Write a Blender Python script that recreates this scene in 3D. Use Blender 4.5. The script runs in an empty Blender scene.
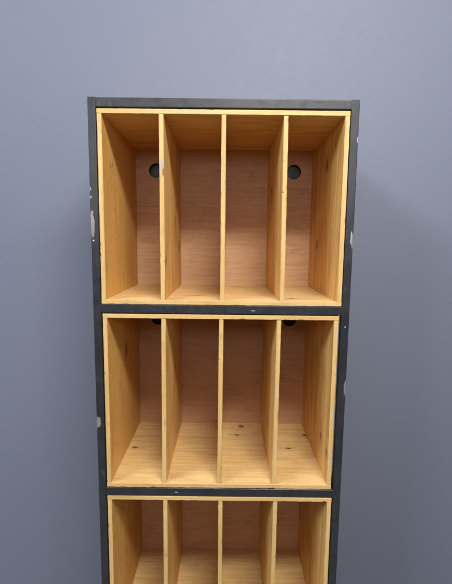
import bpy, bmesh, math, random
from mathutils import Vector, Matrix, noise as mnoise

random.seed(7)
sc = bpy.context.scene
col = sc.collection

# ------------------------------------------------------------------ measures (metres)
U = 0.5                     # outer width of one wooden box
T = 0.0093                  # board thickness
D = 0.617 * U               # box depth
H = 0.7782 * U              # box height
B = 0.037 * U               # height of a steel rail
F = 0.0325 * U              # width of a steel post
GAP = 0.0046 * U            # play between rail and the box under it
PLAY = 0.0013               # play between box and post
PITCH = H + GAP + B
Z0 = 1.37                   # underside of the top box
WALL_Y = D + 0.03
X0 = 0.0

# ------------------------------------------------------------------ node helpers
class N:
    def __init__(s, name):
        s.m = bpy.data.materials.new(name); s.m.use_nodes = True
        s.t = s.m.node_tree; s.t.nodes.clear()
        s.out = s.t.nodes.new('ShaderNodeOutputMaterial')
        s.p = s.t.nodes.new('ShaderNodeBsdfPrincipled')
        s.t.links.new(s.p.outputs[0], s.out.inputs['Surface'])
        s.co = s.t.nodes.new('ShaderNodeTexCoord').outputs['Object']
    def _set(s, sock, v):
        if isinstance(v, bpy.types.NodeSocket): s.t.links.new(v, sock)
        elif v is not None: sock.default_value = v
    def math(s, op, a, b=None, c=None, clamp=False):
        n = s.t.nodes.new('ShaderNodeMath'); n.operation = op; n.use_clamp = clamp
        for k, v in enumerate((a, b, c)): s._set(n.inputs[k], v)
        return n.outputs[0]
    def vec(s, op, a, b=None):
        n = s.t.nodes.new('ShaderNodeVectorMath'); n.operation = op
        s._set(n.inputs[0], a)
        if b is not None: s._set(n.inputs[1], b)
        return n.outputs['Value'] if op in ('DOT_PRODUCT', 'LENGTH', 'DISTANCE') else n.outputs[0]
    def noise(s, v, scale=1.0, detail=2.0, rough=.5, dist=0.0):
        n = s.t.nodes.new('ShaderNodeTexNoise')
        s._set(n.inputs['Vector'], v)
        n.inputs['Scale'].default_value = scale; n.inputs['Detail'].default_value = detail
        n.inputs['Roughness'].default_value = rough; n.inputs['Distortion'].default_value = dist
        return n.outputs['Fac']
    def rng(s, v, a, b, c=0.0, d=1.0, smooth=False):
        n = s.t.nodes.new('ShaderNodeMapRange'); n.clamp = True
        if smooth: n.interpolation_type = 'SMOOTHSTEP'
        s._set(n.inputs[0], v)
        for k, x in enumerate((a, b, c, d)): s._set(n.inputs[k + 1], x)
        return n.outputs[0]
    def mix(s, f, a, b, mode='MIX'):
        n = s.t.nodes.new('ShaderNodeMix'); n.data_type = 'RGBA'; n.blend_type = mode
        s._set(n.inputs[0], f)
        for sock, v in ((n.inputs[6], a), (n.inputs[7], b)):
            if isinstance(v, bpy.types.NodeSocket): s.t.links.new(v, sock)
            else: sock.default_value = (*v, 1.0)
        return n.outputs[2]
    def bump(s, h, strength, dist):
        n = s.t.nodes.new('ShaderNodeBump')
        n.inputs['Strength'].default_value = strength; n.inputs['Distance'].default_value = dist
        s._set(n.inputs['Height'], h)
        s.t.links.new(n.outputs[0], s.p.inputs['Normal'])
    def col(s, c): s._set(s.p.inputs['Base Color'], c if isinstance(c, bpy.types.NodeSocket) else (*c, 1))
    def rough(s, r): s._set(s.p.inputs['Roughness'], r)

def wood(name, light, dark, axis, seed, knots=(), ring=.45, fleck=.35, freq=1.0, smears=(), rough=.5, scuffs=(), dirtk=.45):
    """pine board: contour rings of a stretched noise, fine fibres, short flecks, knots with fibres flowing round them"""
    m = N(name)
    rs = random.Random(seed)
    off = (rs.uniform(-9, 9), rs.uniform(-9, 9), rs.uniform(-9, 9))
    P = m.vec('ADD', m.co, off)
    def stretched(al, ac): return tuple(al if k == axis else ac for k in range(3))
    knot_core = knot_halo = None
    if knots:
        wn = m.t.nodes.new('ShaderNodeTexNoise'); m.t.links.new(P, wn.inputs['Vector'])
        wn.inputs['Scale'].default_value = 190; wn.inputs['Detail'].default_value = 3
        warp = wn.outputs['Color']
    for (c, r, e) in knots:
        d = m.vec('SUBTRACT', m.co, c)
        d = m.vec('MULTIPLY', d, stretched(1 / (r * e), 1 / r))
        d = m.vec('ADD', d, m.vec('MULTIPLY', m.vec('SUBTRACT', warp, (.5, .5, .5)), (1.1, 1.1, 1.1)))
        d2 = m.vec('DOT_PRODUCT', d, d)
        core = m.rng(d2, 1.9, .35, 0, 1, True)
        halo = m.math('POWER', 2.718, m.math('MULTIPLY', d2, -.11))
        knot_core = core if knot_core is None else m.math('MAXIMUM', knot_core, core)
        knot_halo = halo if knot_halo is None else m.math('MAXIMUM', knot_halo, halo)
    Q = P
    if knot_halo is not None:
        # push fibres aside near the knots
        n = m.t.nodes.new('ShaderNodeCombineXYZ')
        push = m.math('MULTIPLY', knot_halo, .022)
        for k in range(3):
            if k != axis: m.t.links.new(push, n.inputs[k])
        Q = m.vec('ADD', P, n.outputs[0])
    low = m.noise(m.vec('MULTIPLY', Q, stretched(1.6 * freq, 16 * freq)), 1, 1.5, .45, .15)
    rings = m.math('PINGPONG', m.math('MULTIPLY', low, 13.0), 1.0)
    rings = m.math('POWER', rings, 1.8)
    fib = m.noise(m.vec('MULTIPLY', Q, stretched(7, 260)), 1, 4, .6)
    fibc = m.rng(fib, .3, .7)
    pore = m.noise(m.vec('MULTIPLY', Q, stretched(75, 750)), 1, 1, .5)
    porec = m.rng(pore, .60, .72)
    blot = m.rng(m.noise(P, 9, 3, .55), .3, .7)
    f = m.math('ADD', m.math('MULTIPLY', rings, ring), m.math('MULTIPLY', fibc, .52))
    f = m.math('ADD', f, m.math('MULTIPLY', blot, .30))
    f = m.math('SUBTRACT', f, .30, clamp=True)
    c = m.mix(f, light, dark)
    c = m.mix(m.math('MULTIPLY', porec, fleck), c, tuple(x * .45 for x in dark))
    # handling marks and grime, a shape of their own
    dirt = m.rng(m.noise(m.vec('MULTIPLY', P, stretched(11, 24)), 1, 5, .65), .56, .80)
    c = m.mix(m.math('MULTIPLY', dirt, dirtk), c, tuple(x * .55 for x in dark))
    for (cc, sx, sr) in smears:
        d = m.vec('MULTIPLY', m.vec('SUBTRACT', m.co, cc), stretched(1 / sx, 1 / sr))
        d2 = m.vec('DOT_PRODUCT', d, d)
        k = m.math('MULTIPLY', m.rng(d2, 1.0, .0, 0, 1.0, True), m.rng(fib, .35, .6))
        c = m.mix(k, c, (.085, .045, .02))
    for (cc, sx, sr, colr) in scuffs:
        d = m.vec('MULTIPLY', m.vec('SUBTRACT', m.co, cc), stretched(1 / sx, 1 / sr))
        d2 = m.math('ADD', m.vec('DOT_PRODUCT', d, d), m.math('MULTIPLY', m.math('SUBTRACT', m.noise(P, 520, 3, .65), .5), 5.0))
        c = m.mix(m.rng(d2, .9, .5), c, colr)
    if knot_core is not None:
        c = m.mix(m.math('MULTIPLY', knot_halo, .30), c, tuple(x * .6 for x in dark))
        brk = m.rng(m.noise(P, 420, 3, .6), .3, .6, .62, 1.0)
        c = m.mix(m.math('MULTIPLY', knot_core, brk), c, (.125, .052, .020))
    m.col(c)
    m.rough(m.rng(fib, .2, .8, rough - .06, rough + .12))
    m.p.inputs['Specular IOR Level'].default_value = .35
    hgt = m.math('ADD', m.math('MULTIPLY', fib, .6), m.math('MULTIPLY', pore, -.5))
    m.bump(hgt, .35, .0006)
    return m.m

PINE_L, PINE_D = (.74, .475, .170), (.54, .285, .074)
GOLD_L, GOLD_D = (.70, .420, .130), (.53, .265, .060)
PALE_L, PALE_D = (.76, .525, .245), (.57, .335, .115)
EDGE_L, EDGE_D = (.64, .425, .175), (.47, .270, .085)  # front edges toned apart from the faces, light on them worked into the colour
PLY_L, PLY_D = (.62, .390, .230), (.45, .245, .125)

def steel():
    """dark blue-grey lacquer on square tube, rubbed corners, chips down to pinkish primer and bare metal"""
    m = N('dark_lacquered_steel')
    base = m.mix(m.rng(m.noise(m.co, 26, 5, .6), .3, .7), (.013, .0132, .0165), (.024, .0245, .031))
    scuff = m.rng(m.noise(m.vec('MULTIPLY', m.co, (90, 90, 22)), 1, 5, .7), .64, .74)
    base = m.mix(m.math('MULTIPLY', scuff, .35), base, (.16, .16, .18))
    wob = m.noise(m.co, 230, 6, .75, .4)
    wob2 = m.math('MULTIPLY', m.math('SUBTRACT', wob, .5), 3.6)
    chips = [  # centre, half size x, half size z, colour
        ((-.0142, 0, .1640), .0042, .0260, (.27, .22, .215)),
        ((-.0135, 0, .1542), .0036, .0130, (.24, .18, .170)),
        ((-.0127, 0, .1310), .0016, .0018, (.50, .50, .52)),
        ((-.0165, 0, .2340), .0016, .0040, (.27, .28, .32)),
        ((-.0162, 0, .2180), .0020, .0030, (.27, .28, .32)),
        ((-.0150, 0, -.2585), .0068, .0120, (.22, .16, .14)),
        ((.5136, 0, .1410), .0020, .0140, (.31, .31, .34)),
        ((.5160, 0, .1350), .0022, .0160, (.17, .155, .155)),
        ((.5172, 0, .3350), .0022, .0060, (.30, .31, .35)),
        ((.5165, 0, -.1750), .0034, .0150, (.19, .135, .12)),
        ((.5097, 0, -.0433), .0014, .0022, (.36, .36, .36)),
        ((.3159, 0, -.0110), .0050, .0012, (.22, .22, .24)),
        ((.1540, 0, -.4200), .0040, .0016, (.22, .22, .23)),
    ]
    c = base; chipmask = None
    for (cc, hx, hz, colr) in chips:
        d = m.vec('MULTIPLY', m.vec('SUBTRACT', m.co, cc), (1 / hx, 12, 1 / hz))
        d2 = m.math('ADD', m.vec('DOT_PRODUCT', d, d), wob2)
        rim = m.rng(d2, 1.25, 1.05); k = m.rng(d2, 1.0, .86)
        c = m.mix(m.math('MULTIPLY', rim, .5), c, (.20, .20, .22))
        c = m.mix(k, c, colr)
        chipmask = k if chipmask is None else m.math('MAXIMUM', chipmask, k)
    m.col(c)
    r = m.rng(m.noise(m.co, 60, 4, .6), .3, .7, .30, .48)
    m.rough(m.math('ADD', r, m.math('MULTIPLY', chipmask, .3)))
    m.p.inputs['Specular IOR Level'].default_value = .6
    m.bump(m.math('SUBTRACT', m.math('MULTIPLY', m.noise(m.co, 140, 3, .55), .5), chipmask), .25, .0008)
    return m.m

def wall_paint():
    m = N('blue_grey_wall_paint')
    a = m.rng(m.noise(m.co, 1.7, 4, .55), .3, .7)
    c = m.mix(a, (.162, .179, .245), (.170, .187, .256))
    rub = m.rng(m.noise(m.vec('MULTIPLY', m.co, (5, 5, 9)), 1, 5, .65), .60, .80)
    c = m.mix(m.math('MULTIPLY', rub, .02), c, (.26, .275, .33))
    m.col(c)
    m.rough(m.rng(m.noise(m.co, 60, 4, .6), .3, .7, .56, .66))
    m.p.inputs['Specular IOR Level'].default_value = .35
    h = m.math('ADD', m.noise(m.co, 230, 4, .6), m.math('MULTIPLY', m.noise(m.co, 60, 3, .5), .9))
    m.bump(h, .38, .0016)
    return m.m

def floor_mat():
    m = N('grey_concrete')
    m.col(m.mix(m.rng(m.noise(m.co, 5, 6, .6), .3, .7), (.20, .195, .19), (.29, .28, .27)))
    m.rough(.7)
    m.bump(m.noise(m.co, 90, 4, .6), .2, .002)
    return m.m

# ------------------------------------------------------------------ mesh helpers
def link(name, bm, mats, parent=None):
    me = bpy.data.meshes.new(name)
    bmesh.ops.recalc_face_normals(bm, faces=bm.faces[:])
    bm.to_mesh(me); bm.free()
    for x in (mats if isinstance(mats, (list, tuple)) else [mats]): me.materials.append(x)
    o = bpy.data.objects.new(name, me); col.objects.link(o)
    if parent: o.parent = parent
    return o

def empty(name, loc, label, cat, group=None):
    o = bpy.data.objects.new(name, None); col.objects.link(o)
    o.location = loc; o.empty_display_size = .05
    o['label'] = label; o['category'] = cat
    if group: o['group'] = group
    return o

def board(axis, lo, hi, seed, c0=.0009, chips=.35, step=.004):
    """sawn board from corner lo to corner hi, long along x (0) or z (2); the front long edges are worn unevenly"""
    rs = random.Random(seed)
    bm = bmesh.new()
    a0, a1 = lo[axis], hi[axis]
    w = 2 if axis == 0 else 0                     # thickness axis
    n = max(2, int((a1 - a0) / step))
    y0, y1, t0, t1 = lo[1], hi[1], lo[w], hi[w]
    rings = []
    sx = rs.uniform(0, 99)
    dents = [(rs.uniform(a0, a1), rs.uniform(.002, .007), rs.uniform(.0006, .0019), rs.random() < .5)
             for _ in range(int(chips * 14))]
    for i in range(n + 1):
        a = a0 + (a1 - a0) * i / n
        ch = []
        for side in (0, 1):
            c = c0 * (.75 + .9 * max(-.6, mnoise.noise((a * 70, sx + side * 20, 3))))
            for (da, dw, dd, ds) in dents:
                if ds == bool(side):
                    c += dd * max(0, 1 - ((a - da) / dw) ** 2)
            ch.append(min(c, (t1 - t0) * .42))
        wob = .00025 * mnoise.noise((a * 25, sx, 8))
        pts = [(y0 + ch[0], t0), (y0 + wob * 0, t0 + ch[0]), (y0, t1 - ch[1]), (y0 + ch[1], t1), (y1, t1), (y1, t0)]
        ring = []
        for (y, t) in pts:
            v = [0, 0, 0]; v[axis] = a; v[1] = y; v[w] = t
            ring.append(bm.verts.new(v))
        rings.append(ring)
    for r0, r1 in zip(rings, rings[1:]):
        for k in range(6):
            f = bm.faces.new((r0[k], r0[(k + 1) % 6], r1[(k + 1) % 6], r1[k]))
            if k in (0, 1, 2): f.material_index = 1     # worn front edge, in its own light-adjusted tone
    bm.faces.new(rings[0]); bm.faces.new(rings[-1][::-1])
    return bm

def back_panel(lo, hi, holes, r):
    bm = bmesh.new()
    def loop(pts):
        vs = [bm.verts.new((x, lo[1], z)) for x, z in pts]
        return [bm.edges.new((vs[k], vs[(k + 1) % len(vs)])) for k in range(len(vs))]
    es = loop([(lo[0], lo[2]), (hi[0], lo[2]), (hi[0], hi[2]), (lo[0], hi[2])])
    for (hx, hz) in holes:
        es += loop([(hx + r * math.cos(2 * math.pi * k / 40), hz + r * math.sin(2 * math.pi * k / 40)) for k in range(40)])
    bmesh.ops.triangle_fill(bm, edges=es, use_beauty=True, use_dissolve=False)
    g = bmesh.ops.extrude_face_region(bm, geom=bm.faces[:])
    bmesh.ops.translate(bm, vec=(0, hi[1] - lo[1], 0), verts=[v for v in g['geom'] if isinstance(v, bmesh.types.BMVert)])
    return bm

def tube(axis, lo, hi, c=.0016, closed=True):
    """square steel tube with rounded long edges"""
    o = [k for k in range(3) if k != axis]
    (a0, a1), (b0, b1) = (lo[o[0]], hi[o[0]]), (lo[o[1]], hi[o[1]])
    prof = []
    for (ca, cb, s) in ((a1 - c, b1 - c, 0), (a0 + c, b1 - c, 1), (a0 + c, b0 + c, 2), (a1 - c, b0 + c, 3)):
        for q in range(4):
            an = (s + q / 3) * math.pi / 2
            prof.append((ca + c * math.cos(an), cb + c * math.sin(an)))
    bm = bmesh.new(); rings = []
    for a in (lo[axis], hi[axis]):
        ring = []
        for (p, q) in prof:
            v = [0, 0, 0]; v[axis] = a; v[o[0]] = p; v[o[1]] = q
            ring.append(bm.verts.new(v))
        rings.append(ring)
    n = len(prof)
    for k in range(n): bm.faces.new((rings[0][k], rings[0][(k + 1) % n], rings[1][(k + 1) % n], rings[1][k]))
    bm.faces.new(rings[0]); bm.faces.new(rings[1][::-1])
    return bm

# ------------------------------------------------------------------ setting
m_wall = wall_paint()
bm = bmesh.new()
bmesh.ops.create_cube(bm, size=1, matrix=Matrix.Translation((.25, WALL_Y + .06, 1.6)) @ Matrix.Diagonal((7, .12, 3.2, 1)))
w = link('wall', bm, m_wall); w['kind'] = 'structure'
bm = bmesh.new()
bmesh.ops.create_cube(bm, size=1, matrix=Matrix.Translation((.25, -1.5 + WALL_Y / 2, -.05)) @ Matrix.Diagonal((7, 3 + WALL_Y, .1, 1)))
fl = link('floor', bm, floor_mat()); fl['kind'] = 'structure'

# ------------------------------------------------------------------ steel rack
m_steel = steel()
rack = empty('steel_rack', (0, 0, Z0),
             'tall dark steel frame with chipped edges, standing against the wall around the wooden boxes', 'rack')
XL, XR = -PLAY, U + PLAY
top = H + GAP + B
FY = -.0012                                     # rack front stands a hair proud of the boxes
bot = -3 * PITCH - B
for (x0, x1) in ((XL - F, XL), (XR, XR + F)):
    link('post', tube(2, (x0, FY, -Z0), (x1, FY + F, top)), m_steel, rack)
    link('post', tube(2, (x0, D - F + .012, -Z0), (x1, D + .012, top)), m_steel, rack)
for k in range(5):
    zt = top - k * PITCH if k == 0 else -(k - 1) * PITCH
    link('rail', tube(0, (XL, FY + .0002, zt - B), (XR, FY + F, zt - .0002)), m_steel, rack)
    link('rail', tube(0, (XL, D - F + .012, zt - B), (XR, D + .012 - .0002, zt - .0002)), m_steel, rack)
    for (x0, x1) in ((XL - F + .0003, XL - .0003), (XR + .0003, XR + F - .0003)):
        link('rail', tube(1, (x0, FY + F, zt - B), (x1, D - F + .012, zt - .0002)), m_steel, rack)

bm = bmesh.new()                                # dark sheet added behind the boxes so their back holes look dark
bmesh.ops.create_cube(bm, size=1, matrix=Matrix.Translation((U / 2, D + .0150, (top + bot) / 2)) @ Matrix.Diagonal((U + 2 * F, .0015, top - bot, 1)))
link('hole_darkening_sheet', bm, m_steel, rack)

# ------------------------------------------------------------------ wooden boxes
def make_box(idx, z, label, divs, knots, tw=(0, 0), recess=0.0, smears={}, ply=None):
    """idx numbers the seeds only; knots: part key -> list of (centre, radius, elongation)"""
    t = empty('pigeonhole_box', (tw[0], recess, z), label, 'storage box', 'wooden boxes stacked in the steel rack')
    W = U - tw[0] - tw[1]
    s = idx * 100
    k = knots
    e_x = wood('toned_pine_edge', EDGE_L, EDGE_D, 0, s + 1, ring=.35, fleck=.25)
    e_z = wood('toned_pine_edge', EDGE_L, EDGE_D, 2, s + 2, ring=.3, fleck=.36, dirtk=.6, scuffs=k.get('edge', ()))
    yb = D - .006
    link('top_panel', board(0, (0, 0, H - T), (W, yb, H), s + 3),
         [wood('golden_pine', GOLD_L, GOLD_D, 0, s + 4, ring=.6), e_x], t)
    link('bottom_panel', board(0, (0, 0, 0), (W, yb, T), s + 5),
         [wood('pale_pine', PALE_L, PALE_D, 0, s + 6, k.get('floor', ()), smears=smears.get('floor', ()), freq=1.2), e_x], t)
    zi0, zi1 = T + .0002, H - T - .0002
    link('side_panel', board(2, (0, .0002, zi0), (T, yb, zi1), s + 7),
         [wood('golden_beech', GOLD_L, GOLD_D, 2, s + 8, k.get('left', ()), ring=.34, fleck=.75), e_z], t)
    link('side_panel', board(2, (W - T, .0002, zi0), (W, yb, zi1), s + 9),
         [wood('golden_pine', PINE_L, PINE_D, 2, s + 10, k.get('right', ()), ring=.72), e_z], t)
    for q, (xc, lean) in enumerate(divs):
        bm = board(2, (xc - T / 2, .0006 + .0004 * q, zi0), (xc + T / 2, yb - .0003, zi1), s + 20 + q, chips=.7)
        for v in bm.verts: v.co.x += lean * (v.co.z / H - .5)
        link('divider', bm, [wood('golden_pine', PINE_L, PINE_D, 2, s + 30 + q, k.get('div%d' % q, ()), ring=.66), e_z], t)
    holes = [(.128 * U, H - T - .114 * U), (.883 * U, H - T - .114 * U)]
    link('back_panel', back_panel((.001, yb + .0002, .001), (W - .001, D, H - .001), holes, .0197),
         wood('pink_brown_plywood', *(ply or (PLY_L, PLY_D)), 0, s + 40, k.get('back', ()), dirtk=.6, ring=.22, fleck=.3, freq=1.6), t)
    return t

# knots: (centre in the box's own space, radius across the grain, elongation along it)
XD1 = [.2548 * U + T / 2, .7505 * U - T / 2]
KN1 = {
    'left': [((T, .056, .288), .0022, 1.6), ((T, .073, .294), .0020, 2.0)],
    'div0': [((XD1[0], .0185, .090), .0052, 1.6), ((XD1[0], .251, .119), .0085, 1.5),
             ((XD1[0], .181, .181), .0070, 1.6), ((XD1[0], .211, .223), .0060, 1.6)],
    'div2': [((XD1[1], .194, .258), .0080, 1.4)],
    'right': [((U - T, .135, .309), .0058, 2.4), ((U - T, .207, .126), .0070, 1.8)],
    'floor': [((.402, .047, T), .0032, 2.6)],
}
SM1 = {'floor': [((.186, .080, T), .035, .006), ((.289, .262, T), .030, .009), ((.330, .268, T), .030, .006)]}
KN1['edge'] = [((.1275, 0, .282), .016, .0042, (.34, .34, .36)), ((.1305, 0, .268), .010, .0030, (.16, .13, .12)),
               ((.2475, 0, .300), .030, .0012, (.85, .80, .70))]
KN2 = {
    'edge': [((.3710, 0, .222), .018, .0028, (.46, .44, .43)), ((.1290, 0, .150), .012, .0016, (.30, .20, .12))],
    'left': [((T, .155, .269), .0085, 1.9)],
    'floor': [((.0262, .155, T), .0042, 1.6), ((.307, .282, T), 0.0076, 1.05), ((.293, .229, T), .0036, 1.8),
              ((.482, .231, T), .0058, 1.0), ((.425, .159, T), .0036, 2.0)],
    'right': [((U - T - .004, .073, .088), .0040, 2.2), ((U - T - .004, .0155, .080), .0036, 2.0)],
    'div2': [((.365, .12, .10), .0050, 2.0)],
    'back': [((.1357, D, .1194), .0030, 1.2)],
}
make_box(1, Z0, 'topmost wooden box with four upright slots, brightly lit, above the thick dark rail',
         [(.2548 * U, -.0008), (.5025 * U, -.0004), (.7505 * U, -.0022)], KN1, smears=SM1)
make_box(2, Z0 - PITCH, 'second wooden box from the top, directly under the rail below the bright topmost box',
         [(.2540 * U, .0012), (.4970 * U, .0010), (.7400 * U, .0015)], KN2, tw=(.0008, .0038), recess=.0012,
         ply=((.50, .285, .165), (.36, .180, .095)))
make_box(3, Z0 - 2 * PITCH, 'third wooden box from the top, lowest one in view and in the deepest shade',
         [(.2560 * U, .0005), (.5030 * U, -.0006), (.7460 * U, .0010)], {}, tw=(.0008, .0014), recess=.0006)
make_box(4, Z0 - 3 * PITCH, 'bottom wooden box of the stack, nearest the floor',
         [(.2540 * U, .0005), (.5000 * U, -.0006), (.7470 * U, .0010)], {}, tw=(.0006, .0010), recess=.0004)

# ------------------------------------------------------------------ light
def lamp(name, loc, target, size, power, color):
    l = bpy.data.lights.new(name, 'AREA'); l.shape = 'RECTANGLE'
    l.size, l.size_y = size; l.energy = power; l.color = color
    o = bpy.data.objects.new(name, l); col.objects.link(o)
    o.location = loc
    o.rotation_euler = (Vector(target) - Vector(loc)).to_track_quat('-Z', 'Y').to_euler()
    return o
tgt = (.25, 0, Z0)
lamp('tube_lamp', (.58, -1.22, Z0 + 1.36), (.25, 0, Z0), (.75, .20), 39, (1.0, .965, .90))
lamp('ceiling_lamp', (-3.6, -2.9, Z0 + 3.2), tgt, (2.2, .9), 225, (.84, .92, 1.0))
lamp('ceiling_lamp', (3.2, -3.2, Z0 + 3.1), tgt, (1.1, .4), 55, (1.0, .96, .90))
lamp('hall_lamp', (.25, -1.75, Z0 + .56), (.25, 0, Z0 + .16), (2.4, .26), 11, (.95, .97, 1.0))

wd = bpy.data.worlds.new('World'); sc.world = wd; wd.use_nodes = True
nt = wd.node_tree; bg = nt.nodes['Background']           # pale ceiling above, darker floor below, out of the picture
tc = nt.nodes.new('ShaderNodeTexCoord'); sx = nt.nodes.new('ShaderNodeSeparateXYZ')
nt.links.new(tc.outputs['Generated'], sx.inputs[0])
rp = nt.nodes.new('ShaderNodeValToRGB')
nt.links.new(sx.outputs['Z'], rp.inputs[0])
rp.color_ramp.elements[0].position = .0; rp.color_ramp.elements[0].color = (.16, .165, .18, 1)
rp.color_ramp.elements[1].position = .45; rp.color_ramp.elements[1].color = (.92, .94, 1.0, 1)
nt.links.new(rp.outputs[0], bg.inputs[0]); bg.inputs[1].default_value = .14

# ------------------------------------------------------------------ camera
cam = bpy.data.cameras.new('camera'); co = bpy.data.objects.new('camera', cam); col.objects.link(co)
cam.sensor_fit = 'HORIZONTAL'; cam.sensor_width = 36; cam.lens = 36 * 400.0 / 452
cam.clip_start = .05; cam.clip_end = 50
pit, rol = -.1238, .0113
fw = Vector((0, math.cos(pit), math.sin(pit)))
up0 = Vector((0, -math.sin(pit), math.cos(pit))); rt0 = Vector((1, 0, 0))
rt = rt0 * math.cos(rol) + up0 * math.sin(rol); up = up0 * math.cos(rol) - rt0 * math.sin(rol)
R = Matrix((rt, up, -fw)).transposed().to_4x4()
co.matrix_world = Matrix.Translation((.5181 * U, -1.6494 * U, Z0 + .261 * U)) @ R
sc.camera = co

vs = sc.view_settings
vs.view_transform = 'Standard'; vs.look = 'None'; vs.exposure = 0; vs.gamma = 1
sc.render.engine = 'CYCLES'
sc.cycles.max_bounces = 8; sc.cycles.diffuse_bounces = 6
